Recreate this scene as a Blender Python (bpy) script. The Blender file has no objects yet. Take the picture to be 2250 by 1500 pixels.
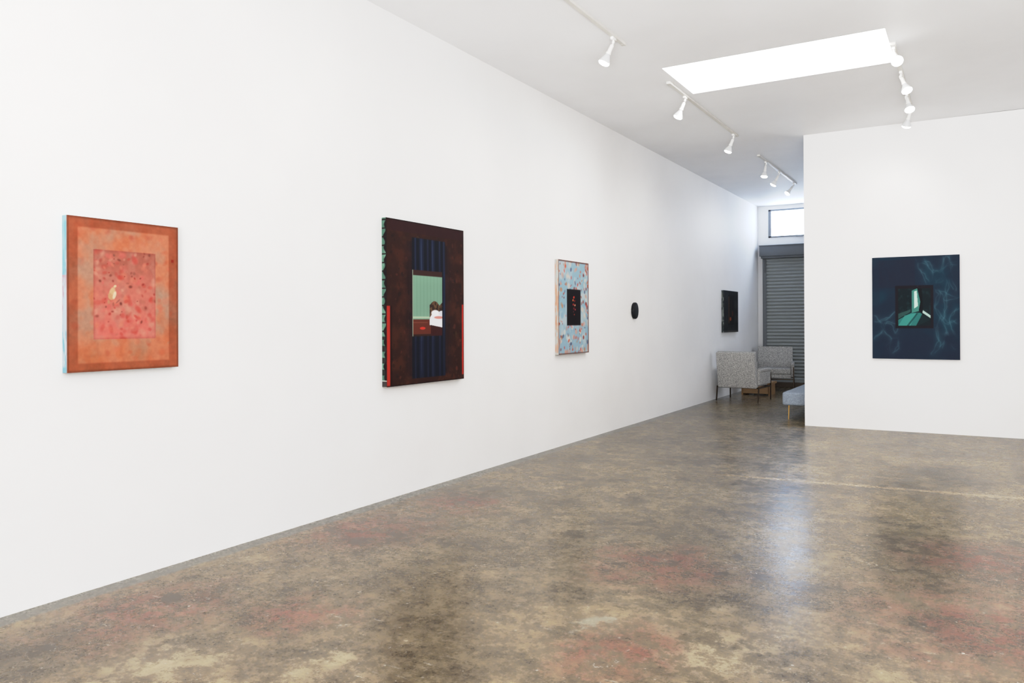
import bpy, bmesh, math, numpy as np
from mathutils import Vector, Matrix, Quaternion
scene=bpy.context.scene
COL=scene.collection
# ---------------------------------------------------------------- constants (metres)
XL=-3.86; XR=3.6; YN=-3.2; YP=10.607; XC=-1.873; YB=16.67
def ceil_z(x,y): return 3.757+0.004*x-0.0002*y
def lin(c):
    c=np.asarray(c,float)/255.0
    return np.where(c<=0.04045,c/12.92,((c+0.055)/1.055)**2.4)
def rgba(c): return tuple(float(v) for v in lin(c))+(1.0,)

# ---------------------------------------------------------------- node helpers
def new_mat(name):
    m=bpy.data.materials.new(name); m.use_nodes=True
    nt=m.node_tree; nt.nodes.clear()
    out=nt.nodes.new('ShaderNodeOutputMaterial')
    bs=nt.nodes.new('ShaderNodeBsdfPrincipled')
    nt.links.new(bs.outputs[0],out.inputs[0])
    return m,nt,bs
def setin(nt,node,key,v):
    s=node.inputs[key]
    if isinstance(v,bpy.types.NodeSocket): nt.links.new(v,s)
    else: s.default_value=v
def N(nt,typ,ins=None,**attrs):
    n=nt.nodes.new(typ)
    for k,v in attrs.items(): setattr(n,k,v)
    for k,v in (ins or {}).items(): setin(nt,n,k,v)
    return n
def math_(nt,op,a,b=0.0,c=None,clamp=False):
    n=N(nt,'ShaderNodeMath',{0:a,1:b},operation=op); n.use_clamp=clamp
    if c is not None: setin(nt,n,2,c)
    return n.outputs[0]
def mixc(nt,f,a,b,blend='MIX'):
    n=nt.nodes.new('ShaderNodeMix'); n.data_type='RGBA'; n.blend_type=blend
    setin(nt,n,0,f); setin(nt,n,6,a); setin(nt,n,7,b)
    return n.outputs[2]
def noise(nt,vec,scale,detail=4,rough=0.5,dist=0.0):
    n=N(nt,'ShaderNodeTexNoise',{'Vector':vec,'Scale':scale,'Detail':detail,'Roughness':rough,'Distortion':dist})
    return n.outputs[0]
def mrange(nt,v,a,b,c=0.0,d=1.0,smooth=True):
    n=N(nt,'ShaderNodeMapRange',{0:v,1:a,2:b,3:c,4:d})
    if smooth: n.interpolation_type='SMOOTHSTEP'
    return n.outputs[0]
def objco(nt): return N(nt,'ShaderNodeTexCoord').outputs['Object']
def bump(nt,bs,h,strength,dist=0.01):
    b=N(nt,'ShaderNodeBump',{'Height':h,'Strength':strength,'Distance':dist})
    nt.links.new(b.outputs[0],bs.inputs['Normal'])
def simple(name,c,rough=0.5,metal=0.0,var=0.08,scale=30,bstr=0.0,spec=0.5,glow=0.0):
    m,nt,bs=new_mat(name); co=objco(nt)
    n=noise(nt,co,scale,4)
    a=rgba(c); b=tuple(x*(1-var*2) for x in a[:3])+(1,)
    setin(nt,bs,'Base Color',mixc(nt,n,a,b)); bs.inputs['Roughness'].default_value=rough
    bs.inputs['Metallic'].default_value=metal; bs.inputs['Specular IOR Level'].default_value=spec
    if glow: bs.inputs['Emission Color'].default_value=a; bs.inputs['Emission Strength'].default_value=glow
    if bstr: bump(nt,bs,n,bstr)
    return m
def emis(name,c,strength):
    m,nt,bs=new_mat(name)
    co=objco(nt); n=noise(nt,co,1.5,2)
    a=rgba(c); setin(nt,bs,'Emission Color',mixc(nt,n,a,tuple(x*0.93 for x in a[:3])+(1,)))
    bs.inputs['Base Color'].default_value=a
    bs.inputs['Emission Strength'].default_value=strength
    return m

# ---------------------------------------------------------------- materials
def wall_mat(name,c):
    m,nt,bs=new_mat(name); co=objco(nt)
    n=noise(nt,co,0.8,5,0.55); f=noise(nt,co,60,3,0.6)
    a=rgba(c); b=tuple(x*0.955 for x in a[:3])+(1,)
    setin(nt,bs,'Base Color',mixc(nt,mrange(nt,n,0.35,0.7),a,b))
    bs.inputs['Roughness'].default_value=0.6; bs.inputs['Specular IOR Level'].default_value=0.25
    bump(nt,bs,math_(nt,'ADD',f,math_(nt,'MULTIPLY',n,3.0)),0.10,0.004)
    return m
M_wall=wall_mat('white_wall_paint',(241,240,239))
M_ceil=wall_mat('ceiling_paint',(245,246,248))
def floor_mat():
    m,nt,bs=new_mat('stained_concrete'); co=objco(nt)
    sep=N(nt,'ShaderNodeSeparateXYZ',{0:co}); X,Y=sep.outputs[0],sep.outputs[1]
    wn=N(nt,'ShaderNodeTexNoise',{'Vector':co,'Scale':3.0,'Detail':8,'Roughness':0.7}).outputs[1]
    off=N(nt,'ShaderNodeVectorMath',{0:wn,1:(0.5,0.5,0.5)},operation='SUBTRACT').outputs[0]
    off=N(nt,'ShaderNodeVectorMath',{0:off,'Scale':0.9},operation='SCALE').outputs[0]
    wc=N(nt,'ShaderNodeVectorMath',{0:co,1:off},operation='ADD').outputs[0]
    big=noise(nt,co,1.1,12,0.80)
    mid=noise(nt,co,7.5,12,0.82)
    fine=noise(nt,co,55,5,0.85)
    s=math_(nt,'ADD',math_(nt,'MULTIPLY',big,0.44),math_(nt,'ADD',math_(nt,'MULTIPLY',mid,0.32),math_(nt,'MULTIPLY',fine,0.24)))
    r=N(nt,'ShaderNodeValToRGB',{0:s}); cr=r.color_ramp
    cr.elements[0].position=0.405; cr.elements[0].color=rgba((49,40,29))
    cr.elements[1].position=0.605; cr.elements[1].color=rgba((174,158,124))
    for p,c in [(0.455,(78,66,49)),(0.50,(104,91,69)),(0.555,(136,121,93))]:
        e=cr.elements.new(p); e.color=rgba(c)
    col=r.outputs[0]
    def blob(x,y,rad,soft=0.5):
        d=N(nt,'ShaderNodeVectorMath',{0:wc,1:(x,y,0)},operation='DISTANCE').outputs[1]
        return mrange(nt,d,rad,rad*(1-soft)*0.5,0,1)
    # red paint remnants
    red=mrange(nt,noise(nt,co,0.9,12,0.78),0.61,0.71,0,0.35)
    for b in [(-3.39,2.3,0.6),(-3.45,3.9,0.7),(-3.3,4.8,0.55),(-1.5,4.1,0.6),(0.11,4.0,0.9),(0.05,5.1,0.65),(-1.25,3.0,0.4),(-2.7,2.6,0.35)]:
        red=math_(nt,'MAXIMUM',red,blob(*b,1.0))
    red=math_(nt,'MULTIPLY',red,mrange(nt,mid,0.44,0.56,0.12,1.0))
    col=mixc(nt,math_(nt,'MULTIPLY',red,0.72),col,mixc(nt,mrange(nt,fine,0.4,0.6),rgba((88,40,32)),rgba((136,72,58))))
    # dark stains
    dk=mrange(nt,noise(nt,co,2.2,12,0.80),0.52,0.65,0,0.7)
    for b in [(-3.34,1.7,0.4),(-3.3,2.55,0.25),(-2.2,5.6,0.3)]:
        dk=math_(nt,'MAXIMUM',dk,math_(nt,'MULTIPLY',blob(*b,1.0),0.9))
    dk=math_(nt,'MAXIMUM',dk,math_(nt,'MULTIPLY',blob(-2.3,8.3,1.2,1.0),0.4))
    dk=math_(nt,'MULTIPLY',dk,mrange(nt,fine,0.36,0.6,0.4,1))
    col=mixc(nt,math_(nt,'MULTIPLY',dk,0.62),col,rgba((50,40,30)))
    # pale patches
    lt=mrange(nt,noise(nt,co,1.8,12,0.82),0.52,0.65,0,0.48)
    for b in [(-0.92,3.16,0.35),(-2.75,2.0,0.3),(-2.2,2.3,0.25)]:
        lt=math_(nt,'MAXIMUM',lt,math_(nt,'MULTIPLY',blob(*b,0.7),0.8))
    lt=math_(nt,'MULTIPLY',lt,mrange(nt,mid,0.44,0.57,0.15,1))
    col=mixc(nt,math_(nt,'MULTIPLY',lt,0.85),col,mixc(nt,fine,rgba((136,122,96)),rgba((188,175,146))))
    d=N(nt,'ShaderNodeVectorMath',{0:wc,1:(-1.536,3.19,0)},operation='DISTANCE').outputs[1]
    col=mixc(nt,math_(nt,'MULTIPLY',mrange(nt,d,0.10,0.06),0.6),col,rgba((150,146,132)))
    # paint specks & scratches
    sp=None
    for vec,sc,r0,r1,th in ((wc,12.0,0.20,0.12,0.86),(co,26.0,0.20,0.12,0.95),(co,58.0,0.24,0.14,0.95)):
        v=N(nt,'ShaderNodeTexVoronoi',{'Vector':vec,'Scale':sc,'Randomness':1.0})
        vs=N(nt,'ShaderNodeSeparateXYZ',{0:v.outputs[1]})
        q=math_(nt,'MULTIPLY',mrange(nt,v.outputs[0],r0,r1),math_(nt,'GREATER_THAN',vs.outputs[0],th))
        sp=q if sp is None else math_(nt,'MAXIMUM',sp,q)
    wn2=N(nt,'ShaderNodeVectorMath',{0:off,'Scale':0.12},operation='SCALE').outputs[0]
    wc2=N(nt,'ShaderNodeVectorMath',{0:co,1:wn2},operation='ADD').outputs[0]
    for ang,sc in ((0.5,4.0),(2.0,5.0),(2.7,4.5)):
        mp=N(nt,'ShaderNodeMapping',{'Vector':wc2,'Rotation':(0,0,ang),'Scale':(1.0,13.0,1.0)})
        v2=N(nt,'ShaderNodeTexVoronoi',{'Vector':mp.outputs[0],'Scale':sc,'Randomness':1.0})
        vs2=N(nt,'ShaderNodeSeparateXYZ',{0:v2.outputs[1]})
        sp=math_(nt,'MAXIMUM',sp,math_(nt,'MULTIPLY',mrange(nt,v2.outputs[0],0.18,0.08),math_(nt,'GREATER_THAN',vs2.outputs[0],0.965)))
    sp=math_(nt,'MULTIPLY',sp,mrange(nt,noise(nt,co,2.6,5,0.6),0.42,0.60,0.25,1.0))
    col=mixc(nt,math_(nt,'MULTIPLY',sp,0.62),col,rgba((208,204,194)))
    # pitting
    pit=mrange(nt,noise(nt,co,85,4,0.65),0.42,0.32)
    col=mixc(nt,math_(nt,'MULTIPLY',pit,0.45),col,rgba((46,38,30)))
    # long filled joint
    wob=noise(nt,co,2.0,2,0.5)
    jl=math_(nt,'ABSOLUTE',math_(nt,'SUBTRACT',math_(nt,'SUBTRACT',Y,math_(nt,'MULTIPLY',X,0.09)),math_(nt,'ADD',7.0,math_(nt,'MULTIPLY',wob,0.05))))
    jf=math_(nt,'MULTIPLY',mrange(nt,jl,0.055,0.02),mrange(nt,X,-2.3,-1.5,0.0,0.62))
    jf=math_(nt,'MULTIPLY',jf,mrange(nt,noise(nt,co,4.0,6,0.7),0.38,0.56,0.35,1.0))
    col=mixc(nt,jf,col,mixc(nt,mid,rgba((150,133,104)),rgba((192,173,141))))
    # grey cement strip along the long wall
    st=mrange(nt,math_(nt,'ADD',X,math_(nt,'MULTIPLY',mid,0.06)),XL+0.165,XL+0.13)
    col=mixc(nt,math_(nt,'MULTIPLY',st,0.9),col,mixc(nt,fine,rgba((92,90,82)),rgba((116,113,105))))
    setin(nt,bs,'Base Color',col)
    setin(nt,bs,'Roughness',mrange(nt,mid,0.35,0.65,0.23,0.31))
    bs.inputs['Specular IOR Level'].default_value=0.45
    bump(nt,bs,math_(nt,'ADD',mid,math_(nt,'MULTIPLY',fine,0.5)),0.035,0.004)
    return m
M_floor=floor_mat()
M_white=simple('white_enamel',(244,243,240),0.35,var=0.02)
M_track=simple('track_white_enamel',(218,216,211),0.4,var=0.02)
M_alu=simple('window_aluminium',(138,141,144),0.45,0.2,0.04)
M_bulb=simple('bulb_reflector_glass',(208,209,210),0.2,0.2,0.03,glow=0.3)
M_glow=emis('lit_bulb_face',(255,252,245),22.0)
def fabric(name,c1,c2,sc=90):
    m,nt,bs=new_mat(name); co=objco(nt)
    n=noise(nt,co,sc,4,0.75); w=noise(nt,co,6,3)
    col=mixc(nt,mrange(nt,n,0.40,0.60),rgba(c1),rgba(c2))
    col=mixc(nt,math_(nt,'MULTIPLY',w,0.10),col,rgba((108,108,108)))
    setin(nt,bs,'Base Color',col); bs.inputs['Roughness'].default_value=0.95
    bs.inputs['Specular IOR Level'].default_value=0.15
    bump(nt,bs,n,0.3,0.002); return m
M_chair=fabric('grey_tweed',(202,200,196),(128,127,125))
M_bench=fabric('blue_grey_felt',(160,170,182),(134,144,156))
M_bronze=simple('dark_bronze_metal',(58,46,36),0.4,0.7,0.1)
M_brass=simple('brushed_brass',(190,150,80),0.3,0.9,0.05)
def wood():
    m,nt,bs=new_mat('honey_wood'); co=objco(nt)
    mp=N(nt,'ShaderNodeMapping',{'Vector':co,'Scale':(1.0,12.0,12.0)})
    n=noise(nt,mp.outputs[0],4,5,0.6,1.0)
    setin(nt,bs,'Base Color',mixc(nt,n,rgba((160,126,86)),rgba((120,90,58)))); bs.inputs['Roughness'].default_value=0.5
    return m
M_wood=wood()
M_shutter=simple('galvanised_shutter',(158,163,163),0.5,0.1,0.03,6)
M_shutter_d=simple('shutter_housing_metal',(104,108,112),0.5,0.1,0.06,12)
M_sill=simple('dark_concrete_threshold',(96,82,68),0.7,var=0.15,scale=9)
M_black=simple('matte_black_lacquer',(13,15,21),0.55,0.0,0.1,spec=0.25)
M_sky=emis('daylight_glass',(208,227,255),15.0)
M_skylight=emis('skylight_diffuser',(255,253,249),9.0)
M_pane=emis('added_pane_glow',(250,250,255),1.0)  # faint glow for the panes of the added unseen windows

# ---------------------------------------------------------------- mesh helpers
def bm_box(bm,x0,x1,y0,y1,z0,z1,bev=0.0,seg=2,M=None):
    t=bmesh.new(); bmesh.ops.create_cube(t,size=1.0)
    for v in t.verts:
        v.co=Vector(((x0+x1)/2+v.co.x*(x1-x0),(y0+y1)/2+v.co.y*(y1-y0),(z0+z1)/2+v.co.z*(z1-z0)))
    if bev>0: bmesh.ops.bevel(t,geom=t.edges[:],offset=bev,segments=seg,profile=0.5,affect='EDGES')
    if M is not None: t.transform(M)
    me=bpy.data.meshes.new('tmp'); t.to_mesh(me); t.free(); bm.from_mesh(me); bpy.data.meshes.remove(me)
def bm_lathe(bm,prof,M=None,seg=24):
    rings=[]
    for r,z in prof:
        ring=[]
        if r<1e-6:
            ring=[bm.verts.new(Vector((0,0,z)))]
        else:
            for i in range(seg):
                a=2*math.pi*i/seg; ring.append(bm.verts.new(Vector((r*math.cos(a),r*math.sin(a),z))))
        rings.append(ring)
    for a,b in zip(rings[:-1],rings[1:]):
        for i in range(seg):
            j=(i+1)%seg
            if len(a)==1 and len(b)==1: continue
            if len(a)==1: bm.faces.new((a[0],b[j],b[i]))
            elif len(b)==1: bm.faces.new((a[i],a[j],b[0]))
            else: bm.faces.new((a[i],a[j],b[j],b[i]))
    if M is not None:
        for ring in rings:
            for v in ring: v.co=M@v.co
def bm_tube(bm,p0,p1,r,seg=14,r2=None):
    p0=Vector(p0);p1=Vector(p1);d=p1-p0;L=d.length
    M=Matrix.Translation(p0)@d.to_track_quat('Z','Y').to_matrix().to_4x4()
    r2=r if r2 is None else r2
    bm_lathe(bm,[(0,0),(r,0),(r2,L),(0,L)],M,seg)
def mk(name,bm,mat,parent=None,loc=(0,0,0),smooth=False,rot=None):
    bmesh.ops.recalc_face_normals(bm,faces=bm.faces[:])
    me=bpy.data.meshes.new(name); bm.to_mesh(me); bm.free()
    if smooth:
        me.polygons.foreach_set('use_smooth',[True]*len(me.polygons))
        try: me.set_sharp_from_angle(angle=math.radians(40))
        except Exception: pass
    me.materials.append(mat)
    o=bpy.data.objects.new(name,me); COL.objects.link(o); o.location=loc
    if rot is not None: o.rotation_mode='QUATERNION'; o.rotation_quaternion=rot
    if parent: o.parent=parent
    return o
def empty(name,loc,rotz=0.0):
    e=bpy.data.objects.new(name,None); COL.objects.link(e); e.location=loc; e.rotation_euler=(0,0,rotz); e.empty_display_size=0.1
    return e
def tag(o,label,cat,group=None):
    o['label']=label; o['category']=cat
    if group: o['group']=group
def struct(o,label=None,cat=None):
    o['kind']='structure'
    if label: o['label']=label
    if cat: o['category']=cat

# ---------------------------------------------------------------- room shell
def slab(name,x0,x1,y0,y1,z0,z1,mat,label,cat):
    bm=bmesh.new(); bm_box(bm,x0,x1,y0,y1,z0,z1)
    o=mk(name,bm,mat); struct(o,label,cat); return o
slab('floor',XL-0.2,XR+0.2,YN-0.2,YB+0.2,-0.15,0.0,M_floor,'stained and worn brown concrete floor with red paint remnants','floor')
ZT=3.9
slab('wall_left',XL-0.2,XL,YN-0.2,YB+0.2,0,ZT,M_wall,'long smooth white gallery wall','wall')
slab('wall_partition',XC,XR,YP,YP+0.13,0,3.752,M_wall,'white partition wall with one dark blue painting','wall')
def holed_wall(name,y0,y1,x0,x1,z0,z1,holes,mat,label,swap=False):
    xs=sorted({x0,x1}|{h[0] for h in holes}|{h[1] for h in holes}); zs=sorted({z0,z1}|{h[2] for h in holes}|{h[3] for h in holes})
    bm=bmesh.new()
    for a,b in zip(xs[:-1],xs[1:]):
        for c,d in zip(zs[:-1],zs[1:]):
            if any(h[0]<=a+1e-6 and b<=h[1]+1e-6 and h[2]<=c+1e-6 and d<=h[3]+1e-6 for h in holes): continue
            if swap: bm_box(bm,y0,y1,a,b,c,d)
            else: bm_box(bm,a,b,y0,y1,c,d)
    o=mk(name,bm,mat); struct(o,label,'wall'); return o
WX0,WX1,WZ0,WZ1=-3.645,-1.9,3.075,3.655
holed_wall('wall_back',YB,YB+0.2,XL,XR,0,ZT,[(WX0,WX1,WZ0,WZ1)],M_wall,'white end wall with a high window above a roller shutter')
SW=(-3.2,3.0,0.3,3.4)
holed_wall('wall_front',YN-0.2,YN,XL,XR,0,ZT,[SW],M_wall,'white front wall with an added wide shopfront window')
RW=(11.6,15.6,1.0,3.2)
holed_wall('wall_right',XR,XR+0.2,YN-0.2,YB+0.2,0,ZT,[RW],M_wall,'plain white side wall with an added window beyond the partition',swap=True)
# ceiling with the skylight shaft and an added second one above the camera
SX0,SX1,SY0,SY1=-2.525,-0.612,7.092,8.054
KY0,KY1=-1.2,0.6
bm=bmesh.new()
xs=[XL,SX0,SX1,XR]; ys=[YN,KY0,KY1,SY0,SY1,YB]
for i in range(3):
    for j in range(5):
        if i==1 and j in (1,3): continue
        c=[(xs[i],ys[j]),(xs[i+1],ys[j]),(xs[i+1],ys[j+1]),(xs[i],ys[j+1])]
        lo=[bm.verts.new((x,y,ceil_z(x,y))) for x,y in c]; hi=[bm.verts.new((x,y,4.05)) for x,y in c]
        bm.faces.new(lo[::-1]); bm.faces.new(hi)
        for k in range(4): bm.faces.new((lo[k],lo[(k+1)%4],hi[(k+1)%4],hi[k]))
o=mk('ceiling',bm,M_ceil); struct(o,'flat off-white painted ceiling with a skylight opening and an added second opening','ceiling')
bm=bmesh.new(); bm_box(bm,SX0,SX1,SY0,SY1,3.84,3.86)
o=mk('window_2',bm,M_skylight); struct(o,'bright rectangular skylight with white diffuser','window')
bm=bmesh.new(); bm_box(bm,SX0,SX1,KY0,KY1,3.84,3.86)
o=mk('window_added_4',bm,M_pane); struct(o,'added unseen second skylight with white diffuser, for fill light','window')  # added skylight above the camera, out of view, to brighten walls and ceiling
# high window
bm=bmesh.new()
f=0.055; yy=(YB-0.012,YB+0.06)
bm_box(bm,WX0,WX1,*yy,WZ0,WZ0+f*0.6,0.004); bm_box(bm,WX0,WX1,*yy,WZ1-f*0.6,WZ1,0.004)
bm_box(bm,WX0,WX0+f,*yy,WZ0,WZ1,0.004); bm_box(bm,WX1-f,WX1,*yy,WZ0,WZ1,0.004)
bm_box(bm,-2.78,-2.74,*yy,WZ0,WZ1,0.004); bm_box(bm,-3.10,-2.96,YB-0.03,YB,WZ0-0.005,WZ0+0.02,0.004)
o=mk('window_1',bm,M_alu); struct(o,'high aluminium-framed window with daylight behind','window'); w1=o
bm=bmesh.new(); bm_box(bm,WX0+0.01,WX1-0.01,YB+0.03,YB+0.04,WZ0+0.01,WZ1-0.01)
mk('window_pane',bm,M_sky,parent=w1)
bm=bmesh.new()
for a in (SW[0],-0.1,SW[1]-0.06): bm_box(bm,a,a+0.06,YN-0.08,YN-0.03,SW[2],SW[3],0.004)
bm_box(bm,SW[0],SW[1],YN-0.08,YN-0.03,SW[2],SW[2]+0.06); bm_box(bm,SW[0],SW[1],YN-0.08,YN-0.03,SW[3]-0.06,SW[3])
w3=mk('window_added_3',bm,M_alu); struct(w3,'added unseen shopfront window with metal frame, for fill light','window')  # shopfront window added behind the camera as a soft light source
bm=bmesh.new(); bm_box(bm,SW[0],SW[1],YN-0.06,YN-0.05,SW[2],SW[3]); mk('window_pane',bm,M_pane,parent=w3)
bm=bmesh.new()
for a in (RW[0],13.57,RW[1]-0.06): bm_box(bm,XR+0.03,XR+0.08,a,a+0.06,RW[2],RW[3],0.004)
bm_box(bm,XR+0.03,XR+0.08,RW[0],RW[1],RW[2],RW[2]+0.06); bm_box(bm,XR+0.03,XR+0.08,RW[0],RW[1],RW[3]-0.06,RW[3])
w5=mk('window_added_5',bm,M_alu); struct(w5,'added unseen side window with metal frame, for cool fill light','window')  # window added out of view to fill the back room with cool light
bm=bmesh.new(); bm_box(bm,XR+0.05,XR+0.06,RW[0],RW[1],RW[2],RW[3]); mk('window_pane',bm,M_pane,parent=w5)
# roller shutter
bm=bmesh.new()
z=0.14; p=0.070; DX0,DX1=-3.68,-1.95
prof=[]
while z<2.66:
    for k in range(6):
        a=math.pi*k/6.0
        prof.append((YB-0.045-0.024*math.sin(a),z+p*0.78*k/6.0))
    prof.append((YB-0.045,z+p*0.78)); prof.append((YB-0.036,z+p*0.9)); z+=p
va=[bm.verts.new((DX0,y,zz)) for y,zz in prof]; vb=[bm.verts.new((DX1,y,zz)) for y,zz in prof]
for i in range(len(prof)-1): bm.faces.new((va[i],vb[i],vb[i+1],va[i+1]))
bm_box(bm,DX0,DX1,YB-0.07,YB-0.03,0.10,0.15,0.005)
bm_box(bm,DX0,DX1,YB-0.034,YB-0.001,0.12,2.66)
me_d=mk('door_1',bm,M_shutter); struct(me_d,'grey corrugated metal roller shutter door, closed','door')
bm=bmesh.new()
bm_box(bm,DX0-0.10,DX1+0.1,YB-0.24,YB-0.001,2.68,2.90,0.006)
bm_box(bm,DX0-0.08,DX1+0.08,YB-0.20,YB-0.03,2.635,2.69,0.015,3)
bm_box(bm,DX0-0.105,DX1+0.105,YB-0.25,YB-0.001,2.885,2.905,0.003)
mk('shutter_housing',bm,M_shutter_d,parent=me_d,smooth=True)
bm=bmesh.new()
bm_box(bm,DX0-0.07,DX0+0.005,YB-0.085,YB-0.001,0.0,2.64,0.005)
bm_box(bm,DX0-0.055,DX0-0.02,YB-0.12,YB-0.08,2.35,2.62,0.004)
mk('guide_rail',bm,M_shutter_d,parent=me_d)
bm=bmesh.new(); bm_box(bm,DX0-0.1,DX1+0.1,YB-0.14,YB-0.001,0,0.10,0.01)
o=mk('trim_1',bm,M_sill); struct(o,'dark concrete threshold under the shutter','threshold')

# ---------------------------------------------------------------- painted canvases
def sm(x,a,b):
    t=np.clip((x-a)/(b-a+1e-12),0,1); return t*t*(3-2*t)
def vn(U,V,fx,fy,seed,octv=3):
    out=np.zeros_like(U); amp=1; tot=0
    rng=np.random.RandomState(seed)
    for o in range(octv):
        gx,gy=int(fx)+3,int(fy)+3; g=rng.rand(gy+2,gx+2)
        x=np.clip(U,0,1)*fx; y=np.clip(V,0,1)*fy; xi=np.floor(x).astype(int); yi=np.floor(y).astype(int)
        tx=x-xi; ty=y-yi; tx=tx*tx*(3-2*tx); ty=ty*ty*(3-2*ty)
        val=(g[yi,xi]*(1-tx)+g[yi,xi+1]*tx)*(1-ty)+(g[yi+1,xi]*(1-tx)+g[yi+1,xi+1]*tx)*ty
        out+=val*amp; tot+=amp; amp*=0.5; fx*=2; fy*=2
    return out/tot
def mix(img,mask,c):
    c=np.asarray(c,float); m=mask[...,None]
    return img*(1-m)+c*m
def rect(U,V,a,b,c,d,s=0.004): return sm(U,a-s,a+s)*(1-sm(U,b-s,b+s))*sm(V,c-s,c+s)*(1-sm(V,d-s,d+s))
def ell(U,V,cx,cy,rx,ry,ang=0,soft=0.25,asp=1.0):
    dx=(U-cx); dy=(V-cy)*asp; c,s=math.cos(ang),math.sin(ang)
    x=dx*c+dy*s; y=-dx*s+dy*c
    d=np.sqrt((x/rx)**2+(y/(ry))**2); return 1-sm(d,1-soft,1+soft*0.3)
def poly(U,V,pts):
    ins=np.zeros(U.shape,bool); n=len(pts)
    for i in range(n):
        x1,y1=pts[i];x2,y2=pts[(i+1)%n]
        if y1==y2: continue
        c=((V>min(y1,y2))&(V<=max(y1,y2))); xx=x1+(V-y1)*(x2-x1)/(y2-y1)
        ins^=(c&(U<xx))
    return ins.astype(float)
def stroke(U,V,pts,w,asp=1.25):
    best=np.full(U.shape,9.0)
    for (x1,y1),(x2,y2) in zip(pts[:-1],pts[1:]):
        ax,ay,bx,by=x1,y1*asp,x2,y2*asp; dx,dy=bx-ax,by-ay; L=dx*dx+dy*dy+1e-9
        t=np.clip(((U-ax)*dx+(V*asp-ay)*dy)/L,0,1)
        best=np.minimum(best,np.hypot(U-ax-t*dx,V*asp-ay-t*dy))
    return np.exp(-(best/w)**2)
def blobs(img,U,V,n,seed,box,rr,cols,alpha=(0.3,0.8),asp=1.25,mask=None,soft=0.35):
    rng=np.random.RandomState(seed)
    for i in range(n):
        cx=rng.uniform(box[0],box[1]); cy=rng.uniform(box[2],box[3]); r=rng.uniform(*rr)
        m=ell(U,V,cx,cy,r*rng.uniform(0.6,1.0),r*rng.uniform(0.8,1.3),rng.uniform(0,3.1),soft,asp)*rng.uniform(*alpha)
        if mask is not None: m=m*mask
        img=mix(img,m,cols[rng.randint(len(cols))])
    return img
def paintA(U,V):
    n=vn(U,V,5,6,1,4); n2=vn(U,V,9,8,2,4); n3=vn(U,V,40,50,4,2)
    img=mix(np.zeros(U.shape+(3,))+np.array((180,112,84.)),sm(n,0.35,0.7),(158,122,102))
    img=mix(img,sm(n2,0.45,0.75)*0.45,(178,92,58))
    img=blobs(img,U,V,110,3,(0.05,0.95,0.05,0.95),(0.02,0.055),[(192,102,80),(172,80,54),(190,122,96),(150,134,118),(160,76,56)],(0.15,0.55),soft=0.7)
    lo=1-sm(V,0.0,0.34); img=mix(img,lo*0.7*n,(164,84,42))
    bord=1-rect(U,V,0.085,0.905,0.055,0.935,0.008)
    img=mix(img,bord*(0.35+0.55*n2),(126,62,38))
    edge=1-rect(U,V,0.012,0.985,0.01,0.988,0.01); img=mix(img,edge*0.6,(94,46,30))
    img=mix(img,rect(U,V,0.93,0.955,0.745,0.765)*0.9,(130,36,26))
    m=rect(U,V,0.215,0.774,0.209,0.797,0.002)
    v=(V-0.209)/0.588
    inn=np.zeros_like(img)+np.array((182,104,90.))
    inn=mix(inn,sm(v,0.45,1.0)*0.75,(138,84,68)); inn=mix(inn,(1-sm(v,0.0,0.45))*0.7,(204,100,90))
    inn=mix(inn,sm(vn(U,V,9,10,6,3),0.45,0.75)*0.5,(164,118,104))
    inn=blobs(inn,U,V,170,7,(0.2,0.79,0.2,0.8),(0.014,0.042),[(196,96,86),(168,64,54),(192,134,116),(146,92,76),(200,112,90),(166,56,48)],(0.25,0.7),soft=0.7)
    inn=blobs(inn,U,V,46,8,(0.2,0.79,0.30,0.8),(0.007,0.020),[(116,46,40),(100,48,40),(134,44,38),(112,70,60)],(0.35,0.8),soft=0.8)
    dk=1-rect(U,V,0.225,0.765,0.217,0.787,0.012); inn=mix(inn,dk*0.35,(128,60,50))
    for cx,cy,rx,ry,a,c in [(0.375,0.525,0.026,0.045,-0.5,(196,156,122)),(0.36,0.49,0.024,0.036,0.4,(182,138,104)),(0.395,0.50,0.016,0.04,-0.3,(212,182,152)),(0.345,0.455,0.012,0.02,0,(170,120,92)),(0.385,0.44,0.010,0.02,0,(150,90,76)),(0.425,0.46,0.008,0.03,-0.8,(146,90,78)),(0.40,0.56,0.016,0.012,0.5,(204,170,138))]:
        inn=mix(inn,ell(U,V,cx,cy,rx,ry,a,0.4,1.25),c)
    img=img*(1-m[...,None])+inn*m[...,None]
    return img*(0.94+0.12*n3)[...,None]
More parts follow.
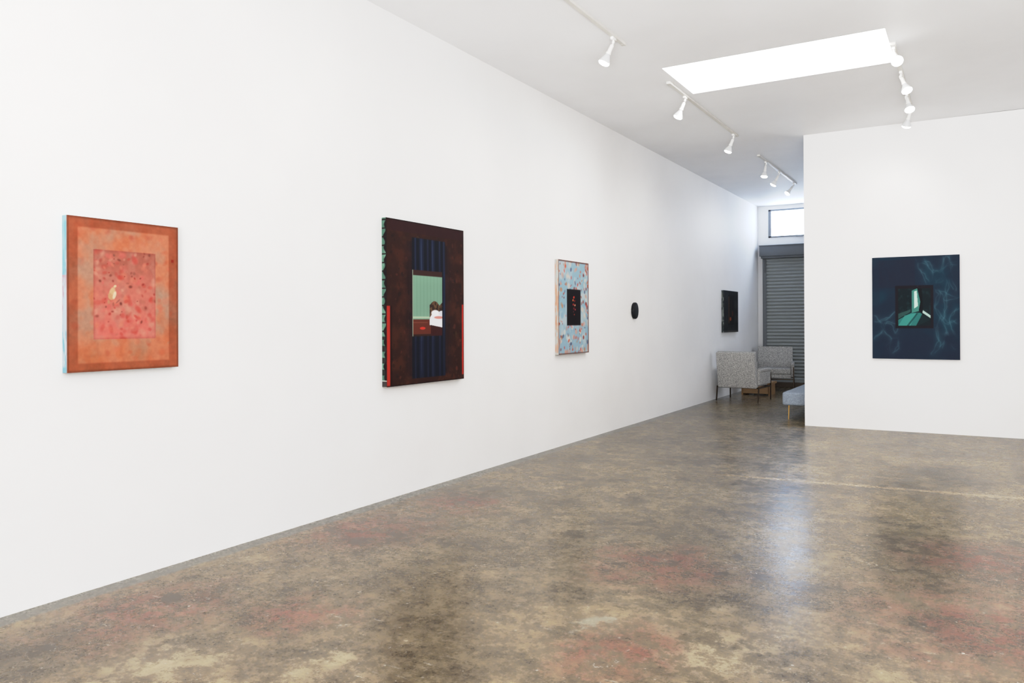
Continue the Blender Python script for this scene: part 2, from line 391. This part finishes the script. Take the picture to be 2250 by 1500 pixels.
def paintB(U,V):
    n=vn(U,V,12,15,11,4)
    img=mix(np.zeros(U.shape+(3,))+np.array((44,24,21.)),sm(n,0.4,0.75),(62,33,25))
    img=blobs(img,U,V,420,12,(0.04,0.98,0.0,0.92),(0.006,0.020),[(28,17,18),(78,40,30),(64,44,28),(24,19,23),(88,44,34),(42,28,22)],(0.25,0.65),1.2)
    img=mix(img,rect(U,V,0,1,0.93,1.01)*0.8,(46,24,27)); img=mix(img,rect(U,V,0.0,0.045,0.48,1.01)*0.6,(44,24,20))
    # dark drapes gathered beside the centre stripes
    for sx,x0,x1 in ((1,0.19,0.30),(-1,0.735,0.84)):
        t=np.clip((U-x0)/(x1-x0),0,1) if sx>0 else np.clip((x1-U)/(x1-x0),0,1)
        fold=0.5+0.5*np.sin(U*150+2.0*np.sin(V*7))
        img=mix(img,rect(U,V,x0,x1,0.05,0.88)*t*0.6,(24,17,24)); img=mix(img,rect(U,V,x0,x1,0.05,0.88)*t*fold*0.25,(60,34,32))
    c=rect(U,V,0.30,0.735,0.035,0.905,0.002)
    ph=U*math.pi*13+0.5*np.sin(U*37)+0.12*np.sin(V*9)
    w=np.abs(np.sin(ph))
    cur=mix(np.zeros_like(img)+np.array((17,19,28.)),sm(w,0.55,1.0),(29,36,58))
    cur=mix(cur,sm(w,0.985,1.0)*0.5*sm(vn(U,V,20,5,18,2),0.3,0.6),(62,82,110))
    cur=mix(cur,(1-sm(V,0.25,0.33))*0.35,(16,18,32)); cur=mix(cur,sm(vn(U,V,30,6,17,2),0.5,0.8)*0.3,(24,24,32))
    img=img*(1-c[...,None])+cur*c[...,None]
    img=mix(img,rect(U,V,0.0,0.04,0.0,0.48)*0.9,(178,48,38)); img=mix(img,rect(U,V,0.04,0.06,0.0,0.48)*0.8,(30,14,14))
    img=mix(img,rect(U,V,0.972,1.01,0.03,0.50)*0.9,(196,54,44))
    # small interior picture
    m=rect(U,V,0.305,0.692,0.295,0.706,0.002)
    a=(U-0.305)/0.387; b=(V-0.295)/0.411
    r=np.zeros_like(img)+np.array((120,152,134.))
    r=mix(r,sm(np.sin(a*55),0.3,1.0)*0.35,(102,138,118)); r=mix(r,sm(b,0.75,1.0)*0.3,(136,170,150))
    r=mix(r,rect(a,b,-1,2,0.27,0.30),(160,178,156))
    r=mix(r,rect(a,b,-1,2,0.92,2)*0.95,(52,30,28)); r=mix(r,rect(a,b,-1,2,-1,0.255),(92,44,34))
    r=mix(r,rect(a,b,-1,2,-1,0.03),(48,30,26)); r=mix(r,rect(a,b,0.02,0.50,0.20,0.215)*0.6,(130,70,54))
    hb=(b<0.47+0.07*np.abs(np.sin((a-0.56)*9)))&(a>0.56)&(b>0.15)
    r=mix(r,hb.astype(float),(52,38,32)); r=mix(r,hb*sm(vn(a,b,24,24,15,2),0.5,0.7)*0.7,(120,88,62))
    r=mix(r,poly(a,b,[(0.56,0.17),(1.1,0.12),(1.1,0.32),(0.90,0.345),(0.64,0.335),(0.57,0.28)]),(224,222,228))
    r=mix(r,ell(a,b,0.76,0.355,0.15,0.05),(234,232,236)); r=mix(r,ell(a,b,0.98,0.35,0.12,0.045),(208,210,220))
    r=mix(r,ell(a,b,0.88,0.285,0.18,0.024),(196,134,126))
    r=mix(r,poly(a,b,[(0.60,0.0),(1.1,0.0),(1.1,0.12),(0.60,0.17)]),(56,26,26))
    r=mix(r,ell(a,b,0.33,0.12,0.10,0.022)*0.95,(200,52,40)); r=mix(r,rect(a,b,-1,0.02,-1,2),(150,160,140))
    img=img*(1-m[...,None])+r*m[...,None]
    e=1-rect(U,V,0.0,0.992,0.006,0.994,0.005); return mix(img,e*0.7,(20,12,14))
def sideB(s,d):
    n=vn(d*0.9+0.05,s,3,18,21,3); img=mix(np.zeros(s.shape+(3,))+np.array((78,114,98.)),sm(n,0.4,0.7),(108,144,126))
    w=0.5+0.2*np.sin(s*90)+0.12*np.sin(s*33+1); img=mix(img,sm(d,w+0.02,w+0.12),(26,18,20))
    img=mix(img,sm(np.abs(np.sin(s*62)),0.94,0.99)*(s>0.3),(30,24,24))
    img=mix(img,(s<0.04).astype(float)*0.8,(220,215,205)); return mix(img,((s<0.30)&(np.sin(s*90)>0)).astype(float)*0.8,(30,22,24))
def sideA(s,d):
    n=vn(d*0.9+0.05,s,4,12,31,3); img=mix(np.zeros(s.shape+(3,))+np.array((170,186,196.)),sm(n,0.45,0.6),(120,164,180))
    img=mix(img,((s>0.35)&(s<0.62)).astype(float)*sm(n,0.4,0.6)*0.7,(190,130,134)); img=mix(img,(s>0.72).astype(float)*0.6,(120,168,182))
    return mix(img,sm(d,0.8,0.95)*0.8,(140,76,56))
def paintC(U,V):
    n=vn(U,V,6,8,41,3); img=mix(np.zeros(U.shape+(3,))+np.array((142,168,182.)),sm(n,0.4,0.7),(168,182,188))
    img=blobs(img,U,V,140,42,(0,1,0,1),(0.025,0.06),[(200,188,174),(186,138,120),(132,160,178),(200,148,128),(162,180,190),(202,198,188)],(0.4,0.85),soft=0.5)
    img=blobs(img,U,V,130,43,(0,1,0,1),(0.014,0.038),[(142,66,56),(190,98,76),(120,64,62),(190,86,76),(84,92,118),(174,130,96)],(0.45,0.9),soft=0.5)
    m=rect(U,V,0.265,0.717,0.306,0.695,0.004); a=(U-0.265)/0.452; b=(V-0.306)/0.389
    r=np.zeros_like(img)+np.array((16,10,14.))
    for x,y,s_,c in [(0.50,0.78,0.06,(206,64,44)),(0.44,0.70,0.05,(220,112,60)),(0.56,0.68,0.045,(140,34,36)),(0.46,0.58,0.05,(180,52,44)),(0.58,0.56,0.05,(216,140,106)),(0.50,0.47,0.06,(110,30,34)),(0.60,0.44,0.04,(194,70,76)),(0.47,0.38,0.04,(84,40,50)),(0.53,0.30,0.035,(160,60,44))]:
        r=mix(r,ell(a,b,x,y,s_,s_*0.8,0.3,0.5,1.2),c)
    img=img*(1-m[...,None])+r*m[...,None]
    e=1-rect(U,V,0.015,0.975,0.01,0.985,0.008); return mix(img,e*0.75,(90,48,40))
def paintD(U,V):
    n=vn(U,V,4,5,51,4); img=mix(np.zeros(U.shape+(3,))+np.array((26,39,56.)),sm(n,0.4,0.7),(23,47,64))
    img=mix(img,(1-sm(V,0.05,0.35))*0.5,(30,37,56)); img=mix(img,sm(n,0.6,0.8)*0.15,(36,68,80))
    img=mix(img,rect(U,V,0.08,0.50,0.70,0.97,0.01)*0.4,(34,32,48)); img=mix(img,rect(U,V,0,0.09,0.4,1,0.01)*0.3,(32,36,54))
    g1=vn(U,V,8,10,60,2); cl=(80,128,138)
    lines=[[(0.53,0.99),(0.56,0.88),(0.62,0.80),(0.66,0.70),(0.64,0.64)],[(0.62,0.99),(0.66,0.90),(0.72,0.84),(0.80,0.83),(0.90,0.90),(0.98,0.92)],
     [(0.72,0.84),(0.71,0.74),(0.76,0.66),(0.84,0.60),(0.97,0.58)],[(0.86,0.99),(0.83,0.86),(0.86,0.74),(0.82,0.62),(0.86,0.50),(0.80,0.38),(0.84,0.24),(0.78,0.12)],
     [(0.76,0.66),(0.74,0.52),(0.78,0.42),(0.73,0.30),(0.76,0.18),(0.72,0.06)],[(0.97,0.46),(0.88,0.40),(0.90,0.28),(0.97,0.18)],[(0.84,0.24),(0.92,0.12),(0.97,0.10)],
     [(0.02,0.40),(0.10,0.36),(0.20,0.38),(0.26,0.46)],[(0.10,0.36),(0.14,0.24),(0.22,0.18),(0.30,0.20),(0.30,0.12),(0.24,0.04)],[(0.03,0.22),(0.10,0.26),(0.16,0.34),(0.24,0.33),(0.28,0.26)],[(0.22,0.18),(0.18,0.08),(0.20,0.02)],
     [(0.66,0.70),(0.74,0.72),(0.80,0.78)],[(0.55,0.92),(0.60,0.94),(0.66,0.90)],[(0.90,0.99),(0.93,0.86),(0.90,0.76),(0.95,0.66)],[(0.78,0.42),(0.86,0.34),(0.95,0.36)]]
    for rep in range(2):
        Uw=U+0.12*(vn(U,V,6,8,64+rep*7,3)-0.5); Vw=V+0.12*(vn(U,V,6,8,65+rep*7,3)-0.5)
        for k,pl in enumerate(lines):
            m=stroke(Uw,Vw,pl,0.0045)*0.22+stroke(Uw,Vw,pl,0.020)*0.07+stroke(Uw,Vw,pl,0.05)*0.025
            img=mix(img,np.clip(m*sm(g1,0.15,0.75)*1.2,0,1),cl)
    m=rect(U,V,0.272,0.708,0.30,0.716,0.003); a=(U-0.272)/0.436; b=(V-0.30)/0.416
    r=np.zeros_like(img)+np.array((26,22,30.))
    pn=rect(a,b,0.08,0.93,0.06,0.93,0.004)
    q=np.zeros_like(img)+np.array((16,28,34.)); q=mix(q,sm(vn(a,b,12,12,71,2),0.5,0.75)*0.5,(28,52,56))
    q=mix(q,poly(a,b,[(0.08,0.06),(0.08,0.20),(0.42,0.36),(0.66,0.36),(0.92,0.20),(0.60,0.06)]),(46,112,108))
    q=mix(q,poly(a,b,[(0.08,0.06),(0.25,0.30),(0.55,0.36),(0.40,0.06)])*0.7,(66,148,138))
    q=mix(q,poly(a,b,[(0.44,0.36),(0.44,0.88),(0.58,0.93),(0.66,0.62),(0.62,0.40)]),(66,128,118))
    q=mix(q,poly(a,b,[(0.50,0.46),(0.50,0.86),(0.57,0.88),(0.60,0.52)]),(186,216,202))
    q=mix(q,poly(a,b,[(0.60,0.93),(0.70,0.93),(0.74,0.30),(0.62,0.42),(0.66,0.62)]),(14,18,24))
    q=mix(q,poly(a,b,[(0.08,0.34),(0.40,0.44),(0.40,0.38),(0.08,0.22)])*0.8,(52,86,82))
    q=mix(q,poly(a,b,[(0.30,0.06),(0.36,0.06),(0.60,0.34),(0.57,0.36)])*0.6,(20,50,54))
    q=mix(q,poly(a,b,[(0.72,0.36),(0.92,0.24),(0.92,0.30),(0.73,0.42)]),(170,198,190))
    q=mix(q,poly(a,b,[(0.72,0.35),(0.92,0.23),(0.92,0.06),(0.55,0.06)])*0.9,(18,28,34))
    r=r*(1-pn[...,None])+q*pn[...,None]
    img=img*(1-m[...,None])+r*m[...,None]
    e=1-rect(U,V,0.004,0.992,0.006,0.996,0.004); return mix(img,e*0.5,(30,40,60))
def paintE(U,V):
    n=vn(U,V,6,6,81,4); img=mix(np.zeros(U.shape+(3,))+np.array((22,24,27.)),sm(n,0.4,0.7),(36,36,38))
    img=mix(img,rect(U,V,0.30,0.72,0.18,0.90,0.01),(13,13,15)); img=mix(img,rect(U,V,0.33,0.36,0.22,0.86,0.005)*0.7,(126,84,58))
    img=mix(img,rect(U,V,0.50,0.53,0.30,0.80,0.01)*0.4,(90,58,46)); img=mix(img,ell(U,V,0.45,0.32,0.06,0.05),(136,66,42))
    img=mix(img,ell(U,V,0.60,0.45,0.05,0.08)*0.6,(96,44,34))
    img=mix(img,rect(U,V,0.0,1,0.0,0.04,0.01)*0.6,(84,82,76)); return img
def sideconst(c1,c2,seed):
    def f(s,d):
        n=vn(d*0.9+0.05,s,3,14,seed,3); return mix(np.zeros(s.shape+(3,))+np.array(c1,float),sm(n,0.4,0.65),c2)
    return f
m,nt,bs=new_mat('oil_on_canvas')
at=N(nt,'ShaderNodeVertexColor'); at.layer_name='paint'; co=objco(nt)
setin(nt,bs,'Base Color',at.outputs[0]); bs.inputs['Roughness'].default_value=0.6; bs.inputs['Specular IOR Level'].default_value=0.12
bump(nt,bs,noise(nt,co,220,3,0.6),0.15,0.002); M_oil=m
def canvas(label,origin,u,nrm,W,H,T,nu,nv,front,side,group=None):
    u=Vector(u);nv_=Vector((0,0,1));nr=Vector(nrm)
    vs=[];cs=[];fs=[]
    def grid(p0,du,dv,a,b,colf):
        base=len(vs); S,Tt=np.meshgrid(np.linspace(0,1,a+1),np.linspace(0,1,b+1))
        c=lin(np.clip(colf(S,Tt),0,255))
        P=np.array(p0)[None,None]+S[...,None]*np.array(du)+Tt[...,None]*np.array(dv)
        vs.extend(P.reshape(-1,3).tolist()); cs.append(c.reshape(-1,3))
        for j in range(b):
            r=base+j*(a+1)
            for i in range(a): fs.append((r+i,r+i+1,r+a+2+i,r+a+1+i))
    U=u*W; V=nv_*H; Nn=nr*T; O=Vector((0,0,0))
    grid(O+Nn,U,V,nu,nv,front)
    grid(O,Nn,V,10,nv,lambda s,t:side(t,s))
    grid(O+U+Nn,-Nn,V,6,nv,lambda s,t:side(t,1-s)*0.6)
    grid(O+V+Nn,U,-Nn,20,4,lambda s,t:side(s,1-t))
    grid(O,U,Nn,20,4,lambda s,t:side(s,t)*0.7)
    grid(O+U,-U,V,2,2,lambda s,t:np.zeros(s.shape+(3,))+190.0)
    me=bpy.data.meshes.new('painting'); me.from_pydata(vs,[],fs); me.update()
    ca=me.color_attributes.new('paint','FLOAT_COLOR','POINT')
    arr=np.ones((len(vs),4),np.float32); arr[:,:3]=np.concatenate(cs); ca.data.foreach_set('color',arr.ravel())
    me.materials.append(M_oil)
    o=bpy.data.objects.new('painting',me); COL.objects.link(o); o.location=origin
    tag(o,label,'painting'); return o
EX=(1,0,0);EY=(0,1,0); G=0.001
canvas('orange and salmon canvas with pink inset rectangle and small cream figure',(XL+G,2.186,1.109),EY,EX,0.62,0.775,0.042,250,310,paintA,sideA)
canvas('tall dark maroon canvas with blue curtain and green bedroom scene',(XL+G,4.601,0.861),EY,EX,1.038,1.285,0.045,280,400,paintB,sideB)
canvas('pale blue speckled canvas with black central rectangle of flowers',(XL+G,7.45,0.998),EY,EX,0.763,1.024,0.042,180,220,paintC,sideconst((176,178,174),(190,150,130),91))
canvas('small dark near-black canvas with thin ochre line',(XL+G,13.894,1.15),EY,EX,0.984,0.755,0.042,90,90,paintE,sideconst((120,126,122),(50,56,58),92))
canvas('deep navy blue canvas with teal tracery and dark inset room',(-1.068,YP-G,0.885),EX,(0,-1,0),0.938,1.24,0.035,260,330,paintD,sideconst((40,46,66),(60,66,84),93))
# small black oval
bm=bmesh.new()
Mo=Matrix.Translation((XL+0.001,9.70,1.495))@Matrix.Rotation(math.pi/2,4,'Y')
prof=[(0,0),(0.102,0),(0.108,0.006),(0.108,0.032),(0.104,0.039),(0.095,0.042),(0.05,0.044),(0,0.045)]
bm_lathe(bm,prof,Mo@Matrix.Scale(0.80,4,(0,1,0)),48)
o=mk('wall_relief',bm,M_black,smooth=True); tag(o,'small black oval disc hung on the white wall','artwork')

# ---------------------------------------------------------------- lighting tracks
def track(x,y0,y1,label):
    zc=ceil_z(x,(y0+y1)/2); bm=bmesh.new()
    bm_box(bm,x-0.018,x+0.018,y0,y1,zc-0.022,zc,0.002)
    bm_box(bm,x-0.022,x+0.022,y0-0.03,y0+0.05,zc-0.026,zc,0.003); bm_box(bm,x-0.020,x+0.020,y1-0.03,y1+0.012,zc-0.024,zc,0.003)
    o=mk('lighting_track',bm,M_track); tag(o,label,'track light rail','ceiling lighting tracks'); return zc-0.022
T1=track(-2.575,3.83,6.27,'white ceiling lighting track carrying one lit spotlight')
T2=track(-2.605,7.53,10.12,'white ceiling lighting track beside the skylight')
T3=track(-2.64,11.49,14.2,'white ceiling lighting track over the seating corner')
T4=track(-0.583,7.50,9.94,'white ceiling lighting track carrying four bright spotlights')
meshes={}
def mdat(key,bm,mat):
    bmesh.ops.recalc_face_normals(bm,faces=bm.faces[:])
    me=bpy.data.meshes.new(key); bm.to_mesh(me); bm.free(); me.materials.append(mat)
    me.polygons.foreach_set('use_smooth',[True]*len(me.polygons))
    try: me.set_sharp_from_angle(angle=math.radians(35))
    except Exception: pass
    meshes[key]=me
bm=bmesh.new(); bm_box(bm,-0.017,0.017,-0.045,0.045,-0.028,0,0.004); bm_tube(bm,(0,0,-0.026),(0,0,-0.052),0.011); mdat('track_adapter',bm,M_white)
# yoke: small curved arm, then socket and bulb along local -Z from the pivot
bm=bmesh.new()
pts=[Vector((0.0,0,0.004)),Vector((0.012,0,-0.012)),Vector((0.016,0,-0.035)),Vector((0.012,0,-0.06))]
for a,b in zip(pts[:-1],pts[1:]): bm_box(bm,-0.007,0.007,-0.014,0.014,-0.002,(b-a).length+0.002,0.003,1,Matrix.Translation(a)@(b-a).to_track_quat('Z','Y').to_matrix().to_4x4())
bm_lathe(bm,[(0,-0.014),(0.014,-0.012),(0.014,0.012),(0,0.014)],Matrix.Rotation(math.pi/2,4,'X'),16)
mdat('yoke',bm,M_white)
bm=bmesh.new(); bm_lathe(bm,[(0,-0.028),(0.016,-0.028),(0.021,-0.036),(0.023,-0.10),(0.026,-0.118),(0.029,-0.122),(0.029,-0.132),(0,-0.132)]); mdat('lamp_socket',bm,M_white)
bm=bmesh.new(); bm_lathe(bm,[(0,-0.131),(0.022,-0.131),(0.024,-0.140),(0.036,-0.165),(0.049,-0.19),(0.060,-0.214),(0.062,-0.222),(0.059,-0.226),(0,-0.2245)],seg=32); mdat('bulb',bm,M_bulb)
bm=bmesh.new(); bm_lathe(bm,[(0.059,-0.2255),(0.057,-0.236),(0.045,-0.247),(0.025,-0.253),(0,-0.255)],seg=32); mdat('bulb_face',bm,M_glow)
def lamp(x,y,z,aim,label,watts,angle=140,sc=0.8):
    e=empty('track_light',(x,y,z)); tag(e,label,'spotlight','white track spotlights'); e.scale=(sc,sc,sc)
    def part(k,parent,loc=(0,0,0),q=None):
        o=bpy.data.objects.new(k,meshes[k]); COL.objects.link(o); o.parent=parent; o.location=loc
        if q is not None: o.rotation_mode='QUATERNION'; o.rotation_quaternion=q
        return o
    part('track_adapter',e)
    d=Vector(aim).normalized(); q=(-d).to_track_quat('Z','Y'); pv=(0,0,-0.052)
    part('yoke',e,pv,q); part('lamp_socket',e,pv,q); b=part('bulb',e,pv,q)
    part('bulb_face',b)
    L=bpy.data.lights.new('spot',type='SPOT'); L.energy=watts; L.spot_size=math.radians(angle); L.spot_blend=1.0
    L.shadow_soft_size=0.10; L.color=(1.0,0.97,0.93)
    lo=bpy.data.objects.new('spot',L); COL.objects.link(lo); lo.location=Vector((x,y,z-0.052*sc))+d*0.40*sc
    lo.rotation_mode='QUATERNION'; lo.rotation_quaternion=(-d).to_track_quat('Z','Y')
LW=16
lamp(-2.575,6.05,T1,(-0.40,-0.12,-0.86),'white track spotlight angled toward the long wall, added out of view for light',12)
lamp(-2.575,4.02,T1,(-0.45,-0.10,-0.80),'white track spotlight angled toward the long wall, added out of view for light',9)  # extra lamp, added outside the frame to light the near wall
lamp(-2.605,8.03,T2,(-0.40,-0.05,-0.88),'white track spotlight beside the skylight, lit',LW)
lamp(-2.605,9.97,T2,(-0.38,0.0,-0.88),'white track spotlight at the end of its rail',LW)
lamp(-2.64,11.93,T3,(-0.12,-0.1,-0.97),'white track spotlight over the seating corner',9)
lamp(-2.64,12.85,T3,(-0.50,0.0,-0.85),'white track spotlight over the seating corner',9)
lamp(-2.64,14.02,T3,(-0.50,-0.35,-0.74),'white track spotlight at the rail end, glowing brightly',9)
lamp(-0.583,7.56,T4,(0.20,-0.72,-0.66),'white track spotlight at skylight edge, glowing brightly',LW)
lamp(-0.583,8.33,T4,(0.28,-0.30,-0.80),'white track spotlight tilted sideways, lit',LW)
lamp(-0.583,9.10,T4,(0.16,-0.36,-0.80),'white track spotlight tilted sideways, lit',LW)
lamp(-0.583,9.72,T4,(-0.22,0.30,-0.72),'white track spotlight aimed at the blue painting',12)

# ---------------------------------------------------------------- armchairs
def armchair(loc,rotz,label):
    # front faces local +Y
    e=empty('armchair',loc,rotz); tag(e,label,'armchair','grey tweed armchairs')
    w=0.31
    bm=bmesh.new(); bm_box(bm,-w,w,-0.24,0.34,0.25,0.33,0.01,3); bm_box(bm,-w+0.004,w-0.004,-0.22,0.36,0.33,0.44,0.022,4)
    mk('seat',bm,M_chair,parent=e,smooth=True)
    R=Matrix.Translation((0,-0.25,0.235))@Matrix.Rotation(math.radians(10),4,'X')
    bm=bmesh.new(); bm_box(bm,-w-0.02,w+0.02,-0.06,0.06,0.0,0.61,0.018,3,R)
    mk('backrest',bm,M_chair,parent=e,smooth=True)
    for s in (-1,1):
        bm=bmesh.new(); x0,x1=sorted((s*0.31,s*0.362))
        bm_box(bm,x0,x1,-0.24,0.35,0.28,0.50,0.012,3); bm_box(bm,x0-0.004,x1+0.006,-0.22,0.36,0.49,0.55,0.016,3)
        mk('armrest',bm,M_chair,parent=e,smooth=True)
    for s in (-1,1):
        x=s*0.356
        bm=bmesh.new()
        def bar(a,b,t=0.010):
            d=Vector(b)-Vector(a)
            bm_box(bm,-t,t,-t,t,0,d.length,0.002,1,Matrix.Translation(a)@d.to_track_quat('Z','Y').to_matrix().to_4x4())
        bar((x,0.362,0.47),(x,0.362,0.0)); bar((x,-0.265,0.25),(x,-0.31,0.0)); bar((x,-0.27,0.235),(x,0.362,0.235))
        mk('side_frame',bm,M_bronze,parent=e)
    for ya,yb in ((-0.28,-0.26),(0.345,0.365)):
        bm=bmesh.new(); bm_box(bm,-0.356,0.356,ya,yb,0.222,0.242,0.003)
        mk('cross_rail',bm,M_bronze,parent=e)
    return e
armchair((-3.40,13.56,0),math.radians(-5),'light grey tweed armchair seen from behind, dark metal legs')
armchair((-3.36,15.85,0),math.radians(180+10),'light grey tweed armchair facing the room near the shutter')
# bench
bm=bmesh.new(); e=empty('daybed',(-1.85,12.0,0)); tag(e,'blue-grey upholstered daybed with slim brass legs','daybed')
bm_box(bm,-0.40,0.40,-0.93,0.93,0.20,0.38,0.03,4); mk('cushion',bm,M_bench,parent=e,smooth=True)
for sx in (-1,1):
    for sy in (-1,1):
        bm=bmesh.new(); bm_tube(bm,(sx*0.33,sy*0.82,0.205),(sx*0.335,sy*0.83,0.0),0.009,14,0.007); mk('leg',bm,M_brass,parent=e,smooth=True)
# low wooden table
e=empty('low_table',(-3.42,14.75,0)); tag(e,'small honey-coloured wooden low table between the armchairs','table')
bm=bmesh.new(); bm_box(bm,-0.28,0.28,-0.25,0.25,0.20,0.24,0.006); mk('table_top',bm,M_wood,parent=e)
bm=bmesh.new()
for s in (-1,1): bm_box(bm,s*0.24-0.015,s*0.24+0.015,-0.22,0.22,0,0.201,0.003)
bm_box(bm,-0.24,0.24,-0.22,-0.19,0.03,0.20,0.003)
mk('table_base',bm,M_wood,parent=e)

# ---------------------------------------------------------------- added fill lights, all out of view
def area(name,loc,direction,sx,sy,w,c=(1,1,1),spread=180):
    L=bpy.data.lights.new(name,type='AREA'); L.shape='RECTANGLE'; L.size=sx; L.size_y=sy; L.energy=w; L.color=c; L.spread=math.radians(spread)
    o=bpy.data.objects.new(name,L); COL.objects.link(o); o.location=loc
    o.rotation_mode='QUATERNION'; o.rotation_quaternion=(-Vector(direction)).to_track_quat('Z','Y'); return o
area('added_front_fill',(1.0,YN-0.01,(SW[2]+SW[3])/2),(0.0,1,0),4.0,SW[3]-SW[2],165,(1.0,0.997,0.99))  # front fill through the added shopfront window
area('added_ceiling_uplight',(1.4,YN+0.45,0.5),(0.0,0.74,0.67),3.8,0.9,460,(0.99,0.992,0.998),105)  # uplight added inside the front wall to lift the ceiling
area('added_overhead_fill',((SX0+SX1)/2,(KY0+KY1)/2,3.83),(0.2,0,-1),SX1-SX0,KY1-KY0,25,(1,0.995,0.98))  # overhead fill under the added second skylight
area('added_side_fill',(XR-0.01,(RW[0]+RW[1])/2,(RW[2]+RW[3])/2),(-1,0,0),RW[1]-RW[0],RW[3]-RW[2],46,(0.86,0.92,1.0))  # cool back-room fill at the added side window
w=bpy.data.worlds.new('world'); scene.world=w; w.use_nodes=True
w.node_tree.nodes['Background'].inputs[0].default_value=(0.8,0.88,1,1); w.node_tree.nodes['Background'].inputs[1].default_value=1.0

# ---------------------------------------------------------------- camera
cd=bpy.data.cameras.new('camera'); cam=bpy.data.objects.new('camera',cd); COL.objects.link(cam); scene.camera=cam
cd.sensor_width=36; cd.lens=1716.18/2250*36; cd.shift_y=-(750-703.32)/2250; cd.clip_start=0.05
R=Matrix.Rotation(0.5330,4,'Z')@Matrix.Rotation(math.pi/2+0.0024,4,'X')@Matrix.Rotation(-0.0039,4,'Z')
cam.matrix_world=Matrix.Translation((0,0,1.35))@R
vsett=scene.view_settings
vsett.view_transform='Standard'; vsett.look='None'; vsett.exposure=0.0
# soft highlight shoulder (film response), values are scene-linear / 1.8
try:
    vsett.use_curve_mapping=True
    cm=vsett.curve_mapping; WL=1.8
    cm.white_level=(WL,WL,WL)
    cv=cm.curves[3]
    pts=[(0.0,0.0),(0.1,0.094),(0.3,0.305),(0.5,0.54),(0.8,0.75),(1.0,0.815),(1.3,0.89),(1.8,1.0)]
    cv.points[0].location=(0,0); cv.points[-1].location=(1,1)
    for x,y in pts[1:-1]: cv.points.new(x/WL,y)
    cm.update()
except Exception as ex: print('curve',ex)
